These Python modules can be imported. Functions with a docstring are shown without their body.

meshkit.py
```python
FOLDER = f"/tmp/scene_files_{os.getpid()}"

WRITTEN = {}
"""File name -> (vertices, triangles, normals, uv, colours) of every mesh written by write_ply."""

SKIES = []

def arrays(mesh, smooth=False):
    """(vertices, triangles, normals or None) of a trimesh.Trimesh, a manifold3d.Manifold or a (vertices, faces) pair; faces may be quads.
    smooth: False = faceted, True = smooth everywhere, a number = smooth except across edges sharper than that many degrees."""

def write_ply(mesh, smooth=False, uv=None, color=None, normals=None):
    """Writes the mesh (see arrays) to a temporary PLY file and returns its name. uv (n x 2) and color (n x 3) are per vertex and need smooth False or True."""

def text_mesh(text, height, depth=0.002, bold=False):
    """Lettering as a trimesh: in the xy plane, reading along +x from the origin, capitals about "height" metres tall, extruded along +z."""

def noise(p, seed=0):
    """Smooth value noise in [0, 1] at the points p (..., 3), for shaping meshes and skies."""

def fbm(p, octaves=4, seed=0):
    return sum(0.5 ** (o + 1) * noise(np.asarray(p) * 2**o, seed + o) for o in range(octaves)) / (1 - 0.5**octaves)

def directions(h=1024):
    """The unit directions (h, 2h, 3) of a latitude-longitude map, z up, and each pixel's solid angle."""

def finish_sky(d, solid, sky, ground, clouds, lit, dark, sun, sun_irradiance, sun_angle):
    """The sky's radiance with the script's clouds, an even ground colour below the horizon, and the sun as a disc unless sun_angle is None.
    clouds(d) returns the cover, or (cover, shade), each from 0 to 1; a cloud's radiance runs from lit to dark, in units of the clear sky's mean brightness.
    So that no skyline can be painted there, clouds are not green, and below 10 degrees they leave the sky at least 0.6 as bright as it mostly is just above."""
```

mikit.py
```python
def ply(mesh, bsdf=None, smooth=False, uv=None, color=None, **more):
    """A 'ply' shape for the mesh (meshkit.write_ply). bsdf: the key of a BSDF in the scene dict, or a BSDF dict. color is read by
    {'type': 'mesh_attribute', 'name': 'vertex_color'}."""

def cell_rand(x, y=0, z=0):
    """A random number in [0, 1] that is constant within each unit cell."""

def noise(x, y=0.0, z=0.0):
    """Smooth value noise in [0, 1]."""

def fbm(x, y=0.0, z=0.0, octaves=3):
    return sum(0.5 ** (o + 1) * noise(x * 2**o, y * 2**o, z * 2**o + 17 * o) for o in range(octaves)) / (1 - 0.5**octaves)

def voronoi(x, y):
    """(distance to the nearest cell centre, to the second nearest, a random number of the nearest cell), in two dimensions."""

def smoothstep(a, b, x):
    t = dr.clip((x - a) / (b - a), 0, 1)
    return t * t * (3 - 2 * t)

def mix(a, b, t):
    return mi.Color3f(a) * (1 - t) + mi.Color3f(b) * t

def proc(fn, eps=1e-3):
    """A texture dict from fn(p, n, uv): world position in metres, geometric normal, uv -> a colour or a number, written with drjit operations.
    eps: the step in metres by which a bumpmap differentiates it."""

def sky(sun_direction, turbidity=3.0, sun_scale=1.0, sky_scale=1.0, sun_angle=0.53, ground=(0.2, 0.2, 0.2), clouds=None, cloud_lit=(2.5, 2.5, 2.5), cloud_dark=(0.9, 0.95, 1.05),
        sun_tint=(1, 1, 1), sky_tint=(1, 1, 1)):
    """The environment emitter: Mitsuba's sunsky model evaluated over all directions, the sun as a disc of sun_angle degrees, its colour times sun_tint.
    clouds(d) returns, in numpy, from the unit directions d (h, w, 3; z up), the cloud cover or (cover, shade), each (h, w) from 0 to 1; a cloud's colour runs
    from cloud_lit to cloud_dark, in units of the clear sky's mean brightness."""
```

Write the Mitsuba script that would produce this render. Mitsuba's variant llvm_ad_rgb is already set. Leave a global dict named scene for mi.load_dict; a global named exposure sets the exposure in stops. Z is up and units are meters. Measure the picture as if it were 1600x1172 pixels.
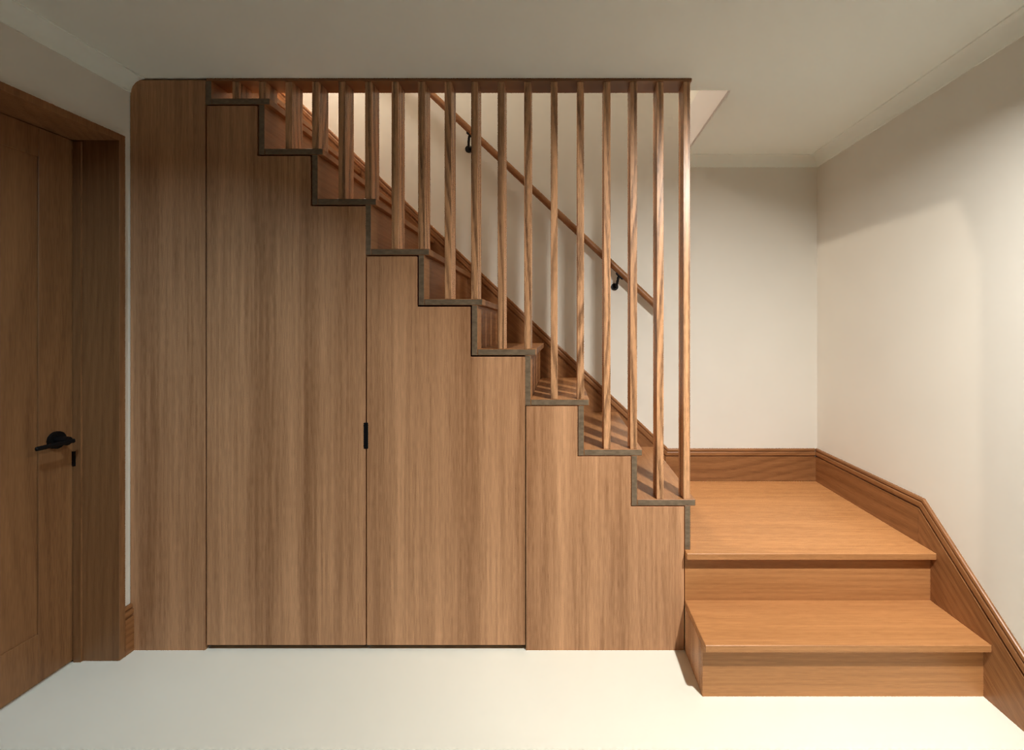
import math, random
import numpy as np, trimesh, mitsuba as mi, drjit as dr
import shapely
from shapely.geometry import Polygon, Point, box as sbox
import mikit, meshkit
from mikit import noise, fbm, cell_rand, smoothstep, mix

T = mi.ScalarTransform4f
random.seed(7)
scene, labels = {'type': 'scene'}, {}

# ------------------------------------------------------------------ camera, light, exposure
EYE = 1.369                     # camera height; x right, y into the room, z up
FOC = 769.0                     # focal length in pixels of the 1600 x 1172 frame
VPX, VPY = 879.0, 515.0         # where the lines that run away from the camera meet
scene['camera'] = {
    'type': 'perspective', 'fov_axis': 'x', 'fov': 2 * math.degrees(math.atan(800 / FOC)),
    'near_clip': 0.02, 'far_clip': 60.0,
    'principal_point_offset_x': (800 - VPX) / 1600.0, 'principal_point_offset_y': (586 - VPY) / 1172.0,
    'to_world': T().look_at(origin=[0, 0, EYE], target=[0, 1, EYE], up=[0, 0, 1]),
}
exposure = 0.6
# place, aimed at, watts per steradian, beam and cut-off angle, share of the samples
DOWNLIGHTS = [(-1.14, 0.78, (-1.72, 1.90, 0.60), (2.3, 3.0, 3.4), 10, 42, 0.5),
              (1.00, 0.72, (0.70, 1.95, 0.25), (17.4, 16.6, 15.2), 18, 57, 1.2)]
PENDANT = (-1.54, 2.84, 3.93, (860, 730, 585))

# ------------------------------------------------------------------ measures
S = 366.0                       # pixels per metre in the plane of the cupboard front
YF = FOC / S
def FX(px): return (px - VPX) / S
def FZ(py): return EYE - (py - VPY) / S
RISE, RUN = 0.2143, 83.25 / S
CEIL = FZ(122.0)
XL, XR, YB, YFRONT = -1.847, 1.588, 3.07, -6.0       # room shell
HOLE_X, HOLE_Y = 0.756, 2.21                         # ceiling opening above the stairs
UPFLOOR, UPCEIL = 13 * RISE, 5.25
XUP = -3.3                                           # far end of the upper hall
LAND = 2 * RISE
SK_Y, SK_X = YB - 0.018, XR - 0.018                  # faces of the skirtings
TH = 0.027                                           # tread thickness
RT = 9 / S                                           # riser thickness
def face(n): return 0.5464 - RUN * (n - 1)           # front face of the n-th riser above the landing

# ------------------------------------------------------------------ materials
def oak(l, a, b, dark, light, figure, fine=1.0, band=1.0):
    """Oak: l runs along the grain, a across the face, b into it."""
    warp = fbm(a * 2.3 + 3.1, l * 0.55, b * 2.3, octaves=2)
    rings = a * 26 + b * 19 + warp * 11
    r = rings - dr.floor(rings)
    ring = smoothstep(0.0, 0.55, r) * (1 - smoothstep(0.75, 1.0, r))
    wide = noise(a * 13 + 47, l * 0.22, b * 13) * 0.65 + noise(a * 23 + 9, l * 0.3, b * 23) * 0.35
    streak = fbm(a * 110, l * 3.0, b * 110, octaves=2)
    pore = noise(a * 380, l * 32, b * 380)
    t = 0.5 + band * (wide - 0.5) * 0.85 + figure * (ring - 0.5) * 0.55 + (streak - 0.5) * 0.55 * fine + (pore - 0.5) * 0.42 * fine
    return mix(dark, light, dr.clip(t, 0, 1))

def end_grain(p):
    g = fbm(p.x * 60, p.y * 60, p.z * 90, octaves=2)
    return mix((0.105, 0.074, 0.047), (0.215, 0.160, 0.107), g)

def tex_panel(p, n, uv):  return oak(p.z, p.x, p.y, (0.270, 0.127, 0.058), (0.630, 0.350, 0.190), 0.12, 1.0, 1.25)
def tex_slat(p, n, uv):
    k = cell_rand(dr.floor((p.x - FX(367) + 0.0568) / 0.11355)) * 9
    return oak(p.z * 1.5 + k, p.x * 1.3 + k, p.y + k, (0.105, 0.045, 0.018), (0.660, 0.360, 0.185), 0.85, 1.0, 0.5)
def tex_across(p, n, uv): return oak(p.x, p.y, p.z, (0.310, 0.135, 0.047), (0.530, 0.258, 0.104), 0.16, 0.9, 0.6)
def tex_deep(p, n, uv):
    w = oak(p.y, p.x, p.z, (0.190, 0.080, 0.029), (0.350, 0.168, 0.070), 0.20, 0.8, 0.6)
    return dr.select(dr.abs(n.y) > 0.8, end_grain(p), w)
def tex_door(p, n, uv):   return oak(p.z, p.y * 0.8, p.x, (0.150, 0.066, 0.026), (0.310, 0.155, 0.066), 0.30, 0.8, 0.7)
def tex_skirt(p, n, uv):
    s = dr.select(dr.abs(n.x) > 0.5, p.y, p.x)
    return oak(s, p.z, s * 0.02, (0.150, 0.060, 0.020), (0.330, 0.152, 0.060), 0.55, 0.8, 0.5)
def tex_slope(p, n, uv):
    right = dr.abs(n.x) > 0.5                        # grain along the slopes of the two walls
    l = dr.select(right, (p.y + 0.80 * p.z) / 1.28, (p.x - 0.944 * p.z) / 1.375)
    a = dr.select(right, (p.z - 0.80 * p.y) / 1.28, (p.z + 0.944 * p.x) / 1.375)
    return oak(l, a, 0.3, (0.150, 0.060, 0.020), (0.330, 0.152, 0.060), 0.45, 0.8, 0.5)
def tex_wall(p, n, uv):
    g = fbm(p.x * 4, p.y * 4, p.z * 4, octaves=2)
    return mix((0.69, 0.68, 0.63), (0.72, 0.71, 0.66), g)
def tex_ceiling(p, n, uv):
    g = fbm(p.x * 3, p.y * 3, 1.0, octaves=2)
    return mix((0.80, 0.86, 0.83), (0.83, 0.89, 0.86), g)
def tex_floor(p, n, uv):
    g = fbm(p.x * 2.5, p.y * 2.5, 3.0, octaves=3)
    return mix((0.79, 0.80, 0.715), (0.825, 0.835, 0.755), g)

def wood(key, fn, rough=0.38, spec=0.45):
    scene[key] = {'type': 'principled', 'base_color': mikit.proc(fn), 'roughness': rough, 'specular': spec}
wood('oak_panel', tex_panel, 0.45, 0.35)
wood('oak_slat', tex_slat, 0.36, 0.5)
wood('oak_across', tex_across, 0.42, 0.35)
wood('oak_deep', tex_deep, 0.40, 0.4)
wood('oak_door', tex_door, 0.45, 0.35)
wood('oak_skirt', tex_skirt, 0.38, 0.4)
wood('oak_slope', tex_slope, 0.38, 0.4)
wood('paint_wall', tex_wall, 0.75, 0.2)
wood('paint_ceiling', tex_ceiling, 0.85, 0.15)
wood('floor_finish', tex_floor, 0.55, 0.25)
scene['paint_white'] = {'type': 'principled', 'base_color': {'type': 'rgb', 'value': [0.66, 0.635, 0.62]}, 'roughness': 0.6, 'specular': 0.2}
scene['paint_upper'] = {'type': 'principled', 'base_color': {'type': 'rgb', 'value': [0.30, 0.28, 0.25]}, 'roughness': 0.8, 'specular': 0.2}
scene['paint_dark'] = {'type': 'principled', 'base_color': {'type': 'rgb', 'value': [0.06, 0.065, 0.07]}, 'roughness': 0.8, 'specular': 0.2}
scene['floor_dark'] = {'type': 'principled', 'base_color': {'type': 'rgb', 'value': [0.085, 0.07, 0.055]}, 'roughness': 0.6, 'specular': 0.2}
scene['black_metal'] = {'type': 'principled', 'base_color': {'type': 'rgb', 'value': [0.004, 0.004, 0.0045]}, 'roughness': 0.5, 'specular': 0.2}

# ------------------------------------------------------------------ mesh helpers
def bx(x0, x1, y0, y1, z0, z1, c=0.0):
    if c <= 0:
        m = trimesh.creation.box((x1 - x0, y1 - y0, z1 - z0)); m.apply_translation(((x0 + x1) / 2, (y0 + y1) / 2, (z0 + z1) / 2)); return m
    pts = []
    for i, x in enumerate((x0, x1)):
        for j, y in enumerate((y0, y1)):
            for k, z in enumerate((z0, z1)):
                sx, sy, sz = (c if i == 0 else -c), (c if j == 0 else -c), (c if k == 0 else -c)
                pts += [(x, y + sy, z + sz), (x + sx, y, z + sz), (x + sx, y + sy, z)]
    return trimesh.convex.convex_hull(np.array(pts))

def ext(poly, h): return trimesh.creation.extrude_polygon(poly, h, engine='earcut')
def ext_xz(poly, y0, y1):
    """Polygon in (x, z), extruded from y0 to y1."""
    m = ext(poly, y1 - y0)
    m.apply_transform(np.array([[1, 0, 0, 0], [0, 0, -1, y1], [0, 1, 0, 0], [0, 0, 0, 1.0]])); return m
def ext_yz(poly, x0, x1):
    m = ext(poly, x1 - x0)
    m.apply_transform(np.array([[0, 0, 1, x0], [1, 0, 0, 0], [0, 1, 0, 0], [0, 0, 0, 1.0]])); return m
def ext_xy(poly, z0, z1):
    m = ext(poly, z1 - z0); m.apply_translation((0, 0, z0)); return m
def cyl(p0, p1, r, n=24):
    return trimesh.creation.cylinder(radius=r, segment=[p0, p1], sections=n)
def tube(points, r, n=14):
    parts = [cyl(a, b, r, n) for a, b in zip(points[:-1], points[1:])]
    for p in points[1:-1]:
        s = trimesh.creation.icosphere(2, r); s.apply_translation(p); parts.append(s)
    return trimesh.util.concatenate(parts)
def cat(*ms): return trimesh.util.concatenate(list(ms))

count = {}
def numbered(name, parent=None):
    full = f'{parent}__{name}' if parent else name
    k = count.get(full, 0); count[full] = k + 1
    return full if k == 0 else f'{full}_{k:03d}'
def obj(name, mesh, mat, parent=None, smooth=False):
    key = numbered(name, parent)
    scene[key] = mikit.ply(mesh, mat, smooth=smooth)
    return key
def thing(name, label, cat_, group=None):
    key = numbered(name); labels[key] = {'label': label, 'category': cat_}
    if group: labels[key]['group'] = group
    return key
def struct(key, label):
    labels[key] = {'kind': 'structure', 'label': label}; return key

# ------------------------------------------------------------------ room shell
YOPEN = 1.00                                         # nearer than this the room widens into a dim open-plan space
obj('floor', cat(bx(XL - 0.3, XR + 0.1, YOPEN, YB + 0.1, -0.10, 0), bx(XL - 0.3, XR + 0.1, YOPEN - 0.001, YOPEN, -0.10, 0)), 'floor_finish')
obj('dark_floor', bx(-6.1, 6.1, YFRONT - 0.1, YOPEN - 0.002, -0.10, 0), 'floor_dark', 'floor')
struct('floor', 'smooth seamless pale floor of the room')
cp = sbox(XL - 0.02, YOPEN - 0.02, XR + 0.02, YB + 0.02).union(sbox(-6.1, YFRONT - 0.1, 6.1, YOPEN)).difference(sbox(XL - 0.1, HOLE_Y, HOLE_X, YB + 0.1))
for x, y, *_ in DOWNLIGHTS: cp = cp.difference(Point(x, y).buffer(0.056, 24))
obj('ceiling', ext_xy(cp, CEIL, CEIL + 0.06), 'paint_ceiling')
struct('ceiling', 'plain painted ceiling with an opening above the stairs')

JY0, JY1, JZ = 1.10, 2.060, 2.178                    # outside of the door frame
wl = Polygon([(YOPEN, 0), (YB + 0.1, 0), (YB + 0.1, CEIL), (YOPEN, CEIL)]).difference(sbox(JY0, -0.1, JY1, JZ))
obj('wall_left', ext_yz(wl, XL - 0.26, XL), 'paint_wall'); struct('wall_left', 'cream painted wall around the wooden door')
obj('wall_right', bx(XR, XR + 0.1, YOPEN, YB + 0.1, 0, CEIL + 0.06), 'paint_wall'); struct('wall_right', 'cream painted wall at the right of the steps')
obj('wall_back', bx(XUP, XR + 0.1, YB, YB + 0.1, 0, UPCEIL), 'paint_wall'); struct('wall_back', 'cream painted wall behind the stairs and landing')
obj('wall_front', cat(bx(-6.1, 6.1, YFRONT - 0.1, YFRONT, 0, CEIL), bx(-6.2, -6.1, YFRONT, YOPEN, 0, CEIL), bx(6.1, 6.2, YFRONT, YOPEN, 0, CEIL),
                      bx(-6.1, XL - 0.26, YOPEN, YOPEN + 0.1, 0, CEIL), bx(XR + 0.1, 6.1, YOPEN, YOPEN + 0.1, 0, CEIL)), 'paint_dark'); struct('wall_front', 'dark walls of the open room opposite the stairs')
# the stairwell above the ceiling
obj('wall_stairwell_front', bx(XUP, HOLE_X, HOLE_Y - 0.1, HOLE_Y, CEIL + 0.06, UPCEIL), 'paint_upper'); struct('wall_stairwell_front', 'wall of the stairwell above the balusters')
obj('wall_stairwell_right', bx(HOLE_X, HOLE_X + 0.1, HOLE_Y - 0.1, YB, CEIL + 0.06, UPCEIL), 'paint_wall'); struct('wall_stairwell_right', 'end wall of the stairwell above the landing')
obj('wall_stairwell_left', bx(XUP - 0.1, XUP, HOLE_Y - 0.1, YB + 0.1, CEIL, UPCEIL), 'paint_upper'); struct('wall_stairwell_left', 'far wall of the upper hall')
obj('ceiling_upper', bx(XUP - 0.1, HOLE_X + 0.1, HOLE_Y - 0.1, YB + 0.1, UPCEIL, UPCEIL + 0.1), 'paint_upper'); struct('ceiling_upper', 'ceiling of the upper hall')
obj('floor_upper', bx(XUP, face(11) - RT, HOLE_Y, YB, CEIL, UPFLOOR), 'oak_across'); struct('floor_upper', 'floor of the upper hall')
obj('trim_1', bx(HOLE_X - 0.012, HOLE_X, HOLE_Y, YB, CEIL, CEIL + 0.235, 0.002), 'paint_white'); struct('trim_1', 'white board on the right edge of the ceiling opening')

# cove mouldings where walls meet the ceiling
def cove(r=0.062, n=10):
    """In (d, t): d away from the wall, t down from the ceiling; concave quarter round."""
    pts = [(0, 0), (r, 0)]
    for i in range(n + 1):
        a = math.pi / 2 * i / n
        pts.append((r * 0.08 + r * 0.92 * (1 - math.sin(a)), r * 0.08 + r * 0.92 * (1 - math.cos(a))))
    pts += [(0, r)]
    return pts
cv = cove()
obj('trim_2', trimesh.util.concatenate([ext_xz(Polygon([(XL + d, CEIL - t) for d, t in cv]), YOPEN, YF)]), 'paint_ceiling', smooth=35); struct('trim_2', 'painted cove moulding at the top of the left wall')
obj('trim_3', ext_xz(Polygon([(XR - d, CEIL - t) for d, t in cv]), YOPEN, YB), 'paint_ceiling', smooth=35); struct('trim_3', 'painted cove moulding at the top of the right wall')
obj('trim_4', ext_yz(Polygon([(YB - d, CEIL - t) for d, t in cv]), HOLE_X, XR), 'paint_ceiling', smooth=35); struct('trim_4', 'painted cove moulding at the top of the wall behind the landing')

# ------------------------------------------------------------------ door in the left wall
XD = -2.016                                          # face of the door leaf
FXF = -1.829                                         # front edge of the frame
obj('trim_5', cat(bx(XL - 0.25, FXF, JY1 - 0.028, JY1, 0, JZ, 0.0015), bx(XL - 0.25, FXF, JY0, JY0 + 0.028, 0, JZ, 0.0015),
                  bx(XL - 0.25, FXF, JY0 + 0.028, JY1 - 0.028, JZ - 0.028, JZ, 0.0015)), 'oak_door')
struct('trim_5', 'deep dark oak door frame')
obj('stop', cat(bx(XD + 0.003, XD + 0.034, JY1 - 0.036, JY1 - 0.028, 0, JZ - 0.036), bx(XD + 0.003, XD + 0.034, JY0 + 0.028, JY0 + 0.036, 0, JZ - 0.036)), 'oak_door', 'trim_5')
obj('strike_plate', bx(XD - 0.010, XD + 0.014, JY1 - 0.0385, JY1 - 0.036, 0.808, 0.868), 'black_metal', 'trim_5'); labels['trim_5__strike_plate'] = {'label': 'black metal strike plate'}
D0, D1, DT = JY0 + 0.031, JY1 - 0.031, JZ - 0.028 - 0.003
struct('door_1', 'dark oak door with a flat recessed panel and a black lever handle')
for a, b in ((D0, D0 + 0.135), (D1 - 0.135, D1)): obj('stile', bx(XD - 0.04, XD, a, b, 0.008, DT, 0.0015), 'oak_door', 'door_1')
for a, b in ((0.008, 0.197), (2.034, DT)): obj('rail', bx(XD - 0.04, XD, D0 + 0.135, D1 - 0.135, a, b, 0.0015), 'oak_door', 'door_1')
obj('panel', bx(XD - 0.032, XD - 0.007, D0 + 0.133, D1 - 0.133, 0.195, 2.036), 'oak_door', 'door_1')
scene['door_1__handle__rose'] = mikit.ply(cyl((XD, 1.956, 0.930), (XD + 0.011, 1.956, 0.930), 0.034, 40), 'black_metal', smooth=40)
scene['door_1__handle__lever'] = mikit.ply(cat(cyl((XD + 0.009, 1.956, 0.930), (XD + 0.052, 1.956, 0.926), 0.017), bx(XD + 0.043, XD + 0.056, 1.836, 1.984, 0.914, 0.930, 0.004)), 'black_metal', smooth=40)
labels['door_1__handle'] = {'label': 'black lever handle on a round rose'}

# ------------------------------------------------------------------ skirtings
BH = 0.200
def cap_profile(k=1.0):
    """(d from the wall, t below the top edge): a plain face below, two beads with grooves above."""
    return [(0, 0), (0.007, 0), (0.011, 0.002), (0.0125, 0.006), (0.0125, 0.0135), (0.006, 0.0145), (0.006, 0.0185), (0.0150, 0.0195), (0.0165, 0.023), (0.0165, 0.039), (0.0145, 0.0425), (0.007, 0.0435), (0.007, 0.050), (0, 0.050)]
CAPT = 0.050
def sweep(path, prof, put, t_lo=None):
    """Sweeps the profile along the top line path [(u, z)...] in a wall; put(u, d, z) gives the point. Mitres at the bends."""
    P = np.array(path, float); n = len(P)
    rows = []
    for i in range(n):
        row = []
        for d, t in prof:
            def off(a, b):                           # the line a-b moved down by t, square to itself
                v = (b - a) / np.linalg.norm(b - a); nn = np.array([v[1], -v[0]])
                if nn[1] > 0: nn = -nn
                return a + nn * t, v
            if i in (0, n - 1):
                q, v = off(P[0], P[1]) if i == 0 else off(P[-2], P[-1])
                s = (P[i][0] - q[0]) / v[0]; pt = q + v * s   # upright ends
            else:
                q1, v1 = off(P[i - 1], P[i]); q2, v2 = off(P[i], P[i + 1])
                s = np.linalg.solve(np.array([v1, -v2]).T, q2 - q1)[0]; pt = q1 + v1 * s
            row.append(put(pt[0], d, pt[1]))
        rows.append(row)
    return rows
def loft(ra, rb):
    k = len(ra); v = np.array(list(ra) + list(rb)); f = []
    for j in range(k):
        a, b = j, (j + 1) % k
        f += [(a, b, k + b), (a, k + b, k + a)]
    m = trimesh.Trimesh(v, f, process=False)
    tri = trimesh.creation.triangulate_polygon(Polygon([(p[0], p[1]) for p in PROF]), engine='earcut')[1]
    m = trimesh.Trimesh(v, np.vstack([f, tri, tri + k]), process=False)
    trimesh.repair.fix_normals(m); return m
PROF = cap_profile()
slope = RISE / RUN
put_back = lambda u, d, z: (u, YB - d, z)
put_right = lambda u, d, z: (XR - d, u, z)
MX = 0.659                                           # where the sloping board meets the level one
TOPB = LAND + BH
UEND = XUP + 0.01
xtop = MX - (UPFLOOR + BH - TOPB) / slope
rows = sweep([(xtop - 0.6, UPFLOOR + BH), (xtop, UPFLOOR + BH), (MX, TOPB), (SK_X + 0.0, TOPB)], PROF, put_back)
# cap line of the sloping plate
hyp = math.sqrt(1 + slope * slope)
mx_c = MX - CAPT * (hyp - 1) / slope
def zs(x, t): return TOPB + slope * (MX - x) - t * hyp
struct('baseboard_back', 'oak skirting board along the wall behind the stairs and landing')
plate = Polygon([(mx_c, LAND), (SK_X, LAND), (SK_X, TOPB - CAPT), (mx_c, TOPB - CAPT)])
obj('level_board', cat(ext_xz(plate, SK_Y, YB), loft(rows[2], rows[3])), 'oak_skirt', 'baseboard_back')
xa = xtop
plate = Polygon([(mx_c - 0.002, TOPB - CAPT), (xa, zs(xa, CAPT)), (xa, zs(xa, 0.40)), (mx_c - 0.002, LAND)])
obj('sloped_board', cat(ext_xz(plate, SK_Y, YB), loft(rows[1], rows[2])), 'oak_slope', 'baseboard_back')

YM, SR = 2.155, 0.80                                 # bend and pitch of the right skirting
YE = YM - (TOPB - BH) / SR
rows = sweep([(YOPEN, BH), (YE, BH), (YM, TOPB), (YB, TOPB)], PROF, put_right)
h2 = math.sqrt(1 + SR * SR)
ym_c = YM - CAPT * (h2 - 1) / SR * -1
ye_c = YE + CAPT * (h2 - 1) / SR
ym_c = YM + CAPT * (h2 - 1) / SR
struct('baseboard_right', 'oak skirting board that slopes down the right wall beside the steps')
obj('level_board', cat(ext_yz(Polygon([(ym_c + 0.001, 0.2), (YB - 0.018, 0.2), (YB - 0.018, TOPB - CAPT), (ym_c + 0.001, TOPB - CAPT)]), SK_X, XR), loft(rows[2], rows[3])), 'oak_skirt', 'baseboard_right')
obj('sloped_board', cat(ext_yz(Polygon([(ye_c, 0), (ym_c, 0), (ym_c, TOPB - CAPT), (ye_c, BH - CAPT)]), SK_X, XR), loft(rows[1], rows[2])), 'oak_slope', 'baseboard_right')
obj('lower_board', cat(ext_yz(Polygon([(YOPEN, 0), (ye_c - 0.001, 0), (ye_c - 0.001, BH - CAPT), (YOPEN, BH - CAPT)]), SK_X, XR), loft(rows[0], rows[1])), 'oak_skirt', 'baseboard_right')

put_left = lambda u, d, z: (XL + d, u, z)
def left_board(a, b):
    rows = sweep([(a, BH), (b, BH)], PROF, put_left)
    return cat(ext_yz(Polygon([(a, 0), (b, 0), (b, BH - CAPT), (a, BH - CAPT)]), XL, XL + 0.018), loft(rows[0], rows[1]))
obj('baseboard_left', left_board(JY1, YF), 'oak_skirt'); struct('baseboard_left', 'short oak skirting board between the door frame and the cupboard')
obj('board', left_board(YOPEN, JY0), 'oak_skirt', 'baseboard_left')

# ------------------------------------------------------------------ staircase
st = thing('staircase', 'brown oak staircase rising from two wide steps and a landing at the right', 'staircase')
X0 = 0.522                                           # left side of the lower steps
YS = YF + 0.0015                                     # the open ends of the treads and risers
Y1R = 1.836                                          # face of the lowest riser
NOSE = 0.037
# lowest step
obj('riser', bx(X0, SK_X, Y1R, Y1R + 0.02, 0, RISE - TH), 'oak_across', st)
obj('tread', bx(X0, SK_X, Y1R - NOSE, YF, RISE - TH, RISE, 0.002), 'oak_across', st)
obj('side_panel', bx(X0, X0 + 0.02, Y1R + 0.021, YF, 0, RISE - TH), 'oak_panel', st)
# landing
obj('riser', bx(X0, SK_X, YF, YF + 0.02, RISE - TH, LAND - TH), 'oak_across', st)
obj('landing', bx(X0, SK_X, YF - NOSE, SK_Y, LAND - TH, LAND, 0.002), 'oak_across', st)
# the flight
for n in range(1, 12):
    zt = LAND + RISE * n
    zb = LAND if n == 1 else LAND + RISE * (n - 1) - TH
    ya = YS if n <= 10 else HOLE_Y + 0.002
    m = bx(face(n) - RT, face(n), ya, SK_Y, zb, zt - TH, 0.001)
    if n == 10:                                      # stops under the ceiling in front of the opening
        m = cat(bx(face(n) - RT, face(n), ya, HOLE_Y + 0.002, zb, CEIL - 0.0125), bx(face(n) - RT, face(n), HOLE_Y + 0.002, SK_Y, zb, zt - TH))
    obj('riser', m, 'oak_deep', st)
    if n < 11:
        ya = YS if n <= 9 else HOLE_Y + 0.002
        obj('tread', bx(face(n + 1), face(n) + 0.022, ya, SK_Y, zt - TH, zt, 0.002), 'oak_deep', st)

# ------------------------------------------------------------------ under-stair cupboard
cb = thing('under_stair_cupboard', 'flush oak cupboard front with a stepped top, filling the space under the stairs', 'cupboard')
GAP = 0.006
# filler panel, cut around the cove moulding
xa, xb, zt = XL + 0.002, FX(320.5), FZ(125)
r = 0.046
corner = [(xa + r - r * math.cos(a), zt - r + r * math.sin(a)) for a in np.linspace(0, math.pi / 2, 9)]
obj('filler_panel', ext_xz(Polygon([(xa, 0), *corner, (xb, zt), (xb, 0)]), YF, YF + 0.022), 'oak_panel', cb)
def stepped(xa, xb, zlow, first, last, gap):
    """Panel whose top follows the undersides of treads first..last (counted from the left, downwards)."""
    pts = [(xa, zlow)]
    for n in range(first, last - 1, -1):
        left = max(xa, face(n + 1) - RT)
        right = face(n) - RT - gap if n > last else xb
        z = LAND + RISE * n - TH - gap
        pts += [((xa if n == first else left - gap), z), (right, z)]
    pts.append((xb, zlow))
    return Polygon(pts)
pa, pb, pc = FX(323.3), FX(572.2), FX(821.2)
d = obj('door', ext_xz(stepped(pa, pb - 0.003, 0.022, 9, 7, GAP), YF, YF + 0.022), 'oak_panel', cb)
obj('pull', bx(FX(568.6), FX(575.2), YF - 0.003, YF + 0.004, FZ(701), FZ(660.5), 0.001), 'black_metal', d); labels[d + '__pull'] = {'label': 'slim black edge pull'}
labels[d] = {'label': 'taller cupboard door with the black pull'}
d2 = obj('door', ext_xz(stepped(pb + 0.003, pc - 0.002, 0.022, 6, 4, GAP), YF, YF + 0.022), 'oak_panel', cb)
obj('side_panel', ext_xz(stepped(pc + 0.002, X0 - 0.003, 0.0, 3, 1, 0.003), YF, YF + 0.022), 'oak_panel', cb)

# ------------------------------------------------------------------ balustrade of upright slats
bl = thing('balustrade', 'row of tall oak slats standing on the tread ends up to the ceiling', 'balustrade')
PL = CEIL - 0.012
obj('top_plate', bx(FX(322), FX(1081), YF, HOLE_Y, PL, CEIL, 0.001), 'oak_skirt', bl); labels[bl + '__top_plate'] = {'label': 'dark oak plate under the ceiling'}
for i in range(18):
    xc = FX(367 + 41.56 * i)
    n = 9 - i // 2
    obj('baluster', bx(xc - 0.0145, xc + 0.0145, YF + 0.005, YF + 0.093, LAND + RISE * n, PL, 0.0012), 'oak_slat', bl)

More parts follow.
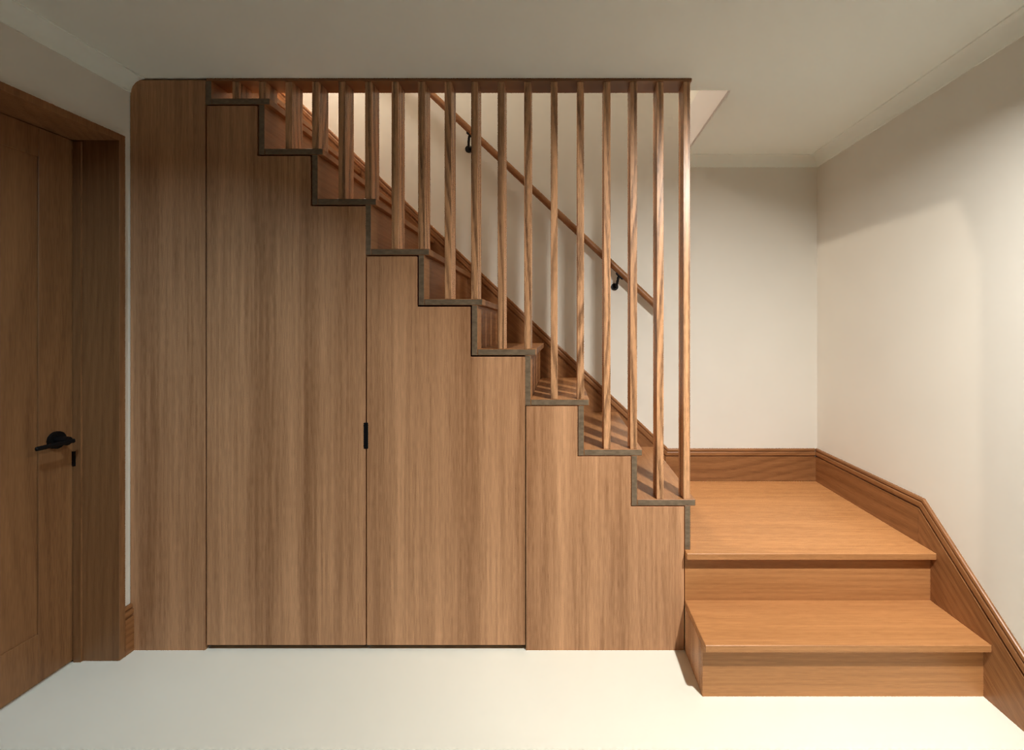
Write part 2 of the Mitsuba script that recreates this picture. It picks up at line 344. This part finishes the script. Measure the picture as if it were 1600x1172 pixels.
# ------------------------------------------------------------------ handrail on the back wall
hr = thing('handrail', 'slim round oak handrail on black brackets along the wall behind the slats', 'handrail')
RY = YB - 0.068
def rail_z(x): return 1.726 + slope * (0.346 - x)
xe, xs = 0.585, -2.05
dirv = np.array([1, 0, -slope]); dirv /= np.linalg.norm(dirv)
a, b = np.array([xs, RY, rail_z(xs)]), np.array([xe, RY, rail_z(xe)])
rc = cat(cyl(a, b, 0.0205, 28))
obj('rail', rc, 'oak_slope', hr, smooth=40)
for bxx in (0.325, -0.585, -1.50):
    zr = rail_z(bxx + 0.03) - 0.020 - 0.062
    k = f'{hr}__bracket' if bxx == 0.325 else numbered('bracket', hr)
    if bxx == 0.325: count[f'{hr}__bracket'] = 1
    labels[k] = {'label': 'black metal handrail bracket'}
    scene[k + '__rose'] = mikit.ply(cyl((bxx, YB, zr), (bxx, YB - 0.008, zr), 0.022, 32), 'black_metal', smooth=40)
    px = bxx + 0.022; zp = rail_z(px) - 0.020 * hyp
    arm = tube([(bxx + 0.008, YB - 0.006, zr + 0.002), (bxx + 0.008, YB - 0.045, zr + 0.006), (bxx + 0.010, RY + 0.008, zr + 0.022), (px - 0.006, RY, zp - 0.004)], 0.0075)
    saddle = cyl(np.array([px, RY, zp - 0.002]) - dirv * 0.028, np.array([px, RY, zp - 0.002]) + dirv * 0.028, 0.007, 16)
    scene[k + '__arm'] = mikit.ply(cat(arm, saddle), 'black_metal', smooth=40)

# ------------------------------------------------------------------ lamps
where = ['round recessed ceiling downlight in front of the door end of the cupboard', 'round recessed ceiling downlight in front of the landing steps', 'round recessed ceiling downlight near the wall opposite the stairs']
for (x, y, aim, rgb, beam, cut, share), lab in zip(DOWNLIGHTS, where):
    k = thing('recessed_downlight', lab, 'ceiling light', 'ceiling downlights of the room')
    ring = trimesh.creation.annulus(r_min=0.050, r_max=0.066, height=0.006, sections=40); ring.apply_translation((x, y, CEIL - 0.003))
    can = trimesh.creation.annulus(r_min=0.050, r_max=0.056, height=0.05, sections=40); can.apply_translation((x, y, CEIL + 0.025))
    obj('trim_ring', cat(ring, can), 'paint_white', k, smooth=40)
    a = np.linspace(0, 2 * math.pi, 41)[:-1]
    v = np.vstack([[[x, y, CEIL + 0.012]], np.stack([x + 0.05 * np.cos(a), y + 0.05 * np.sin(a), a * 0 + CEIL + 0.012], 1)])
    key = obj('lens', trimesh.Trimesh(v, [(0, 1 + (q + 1) % 40, 1 + q) for q in range(40)], process=False), 'paint_white', k)
    scene[key]['emitter'] = {'type': 'area', 'radiance': {'type': 'rgb', 'value': [4.0, 3.9, 3.6]}, 'sampling_weight': 0.02}
    for q in range(9):                               # the chips of the lamp
        rr, aa = 0.042 * math.sqrt((q + 0.5) / 9), q * 2.399963
        scene[f'{k}_chip_{q}'] = {'type': 'spot', 'intensity': {'type': 'rgb', 'value': [float(c) / 9 for c in rgb]}, 'beam_width': float(beam), 'cutoff_angle': float(cut), 'sampling_weight': share / 9,
                                  'to_world': T().look_at(origin=[x + rr * math.cos(aa), y + rr * math.sin(aa), CEIL - 0.006], target=list(aim), up=[0, 1, 0])}
x, y, z, rgb = PENDANT
k = thing('pendant_lamp', 'small globe pendant lamp hanging in the stairwell above the stairs', 'pendant lamp')
key = numbered('globe', k)
scene[key] = {'type': 'sphere', 'center': [x, y, z], 'radius': 0.05, 'bsdf': {'type': 'ref', 'id': 'paint_white'}}
scene[key]['emitter'] = {'type': 'area', 'radiance': {'type': 'rgb', 'value': list(map(float, rgb))}, 'sampling_weight': 0.8}
obj('cord', cyl((x, y, z + 0.085), (x, y, UPCEIL - 0.02), 0.004, 10), 'black_metal', k, smooth=40)
obj('holder', cyl((x, y, z + 0.046), (x, y, z + 0.09), 0.018, 20), 'black_metal', k, smooth=40)
obj('ceiling_rose', cyl((x, y, UPCEIL - 0.02), (x, y, UPCEIL), 0.05, 28), 'black_metal', k, smooth=40)
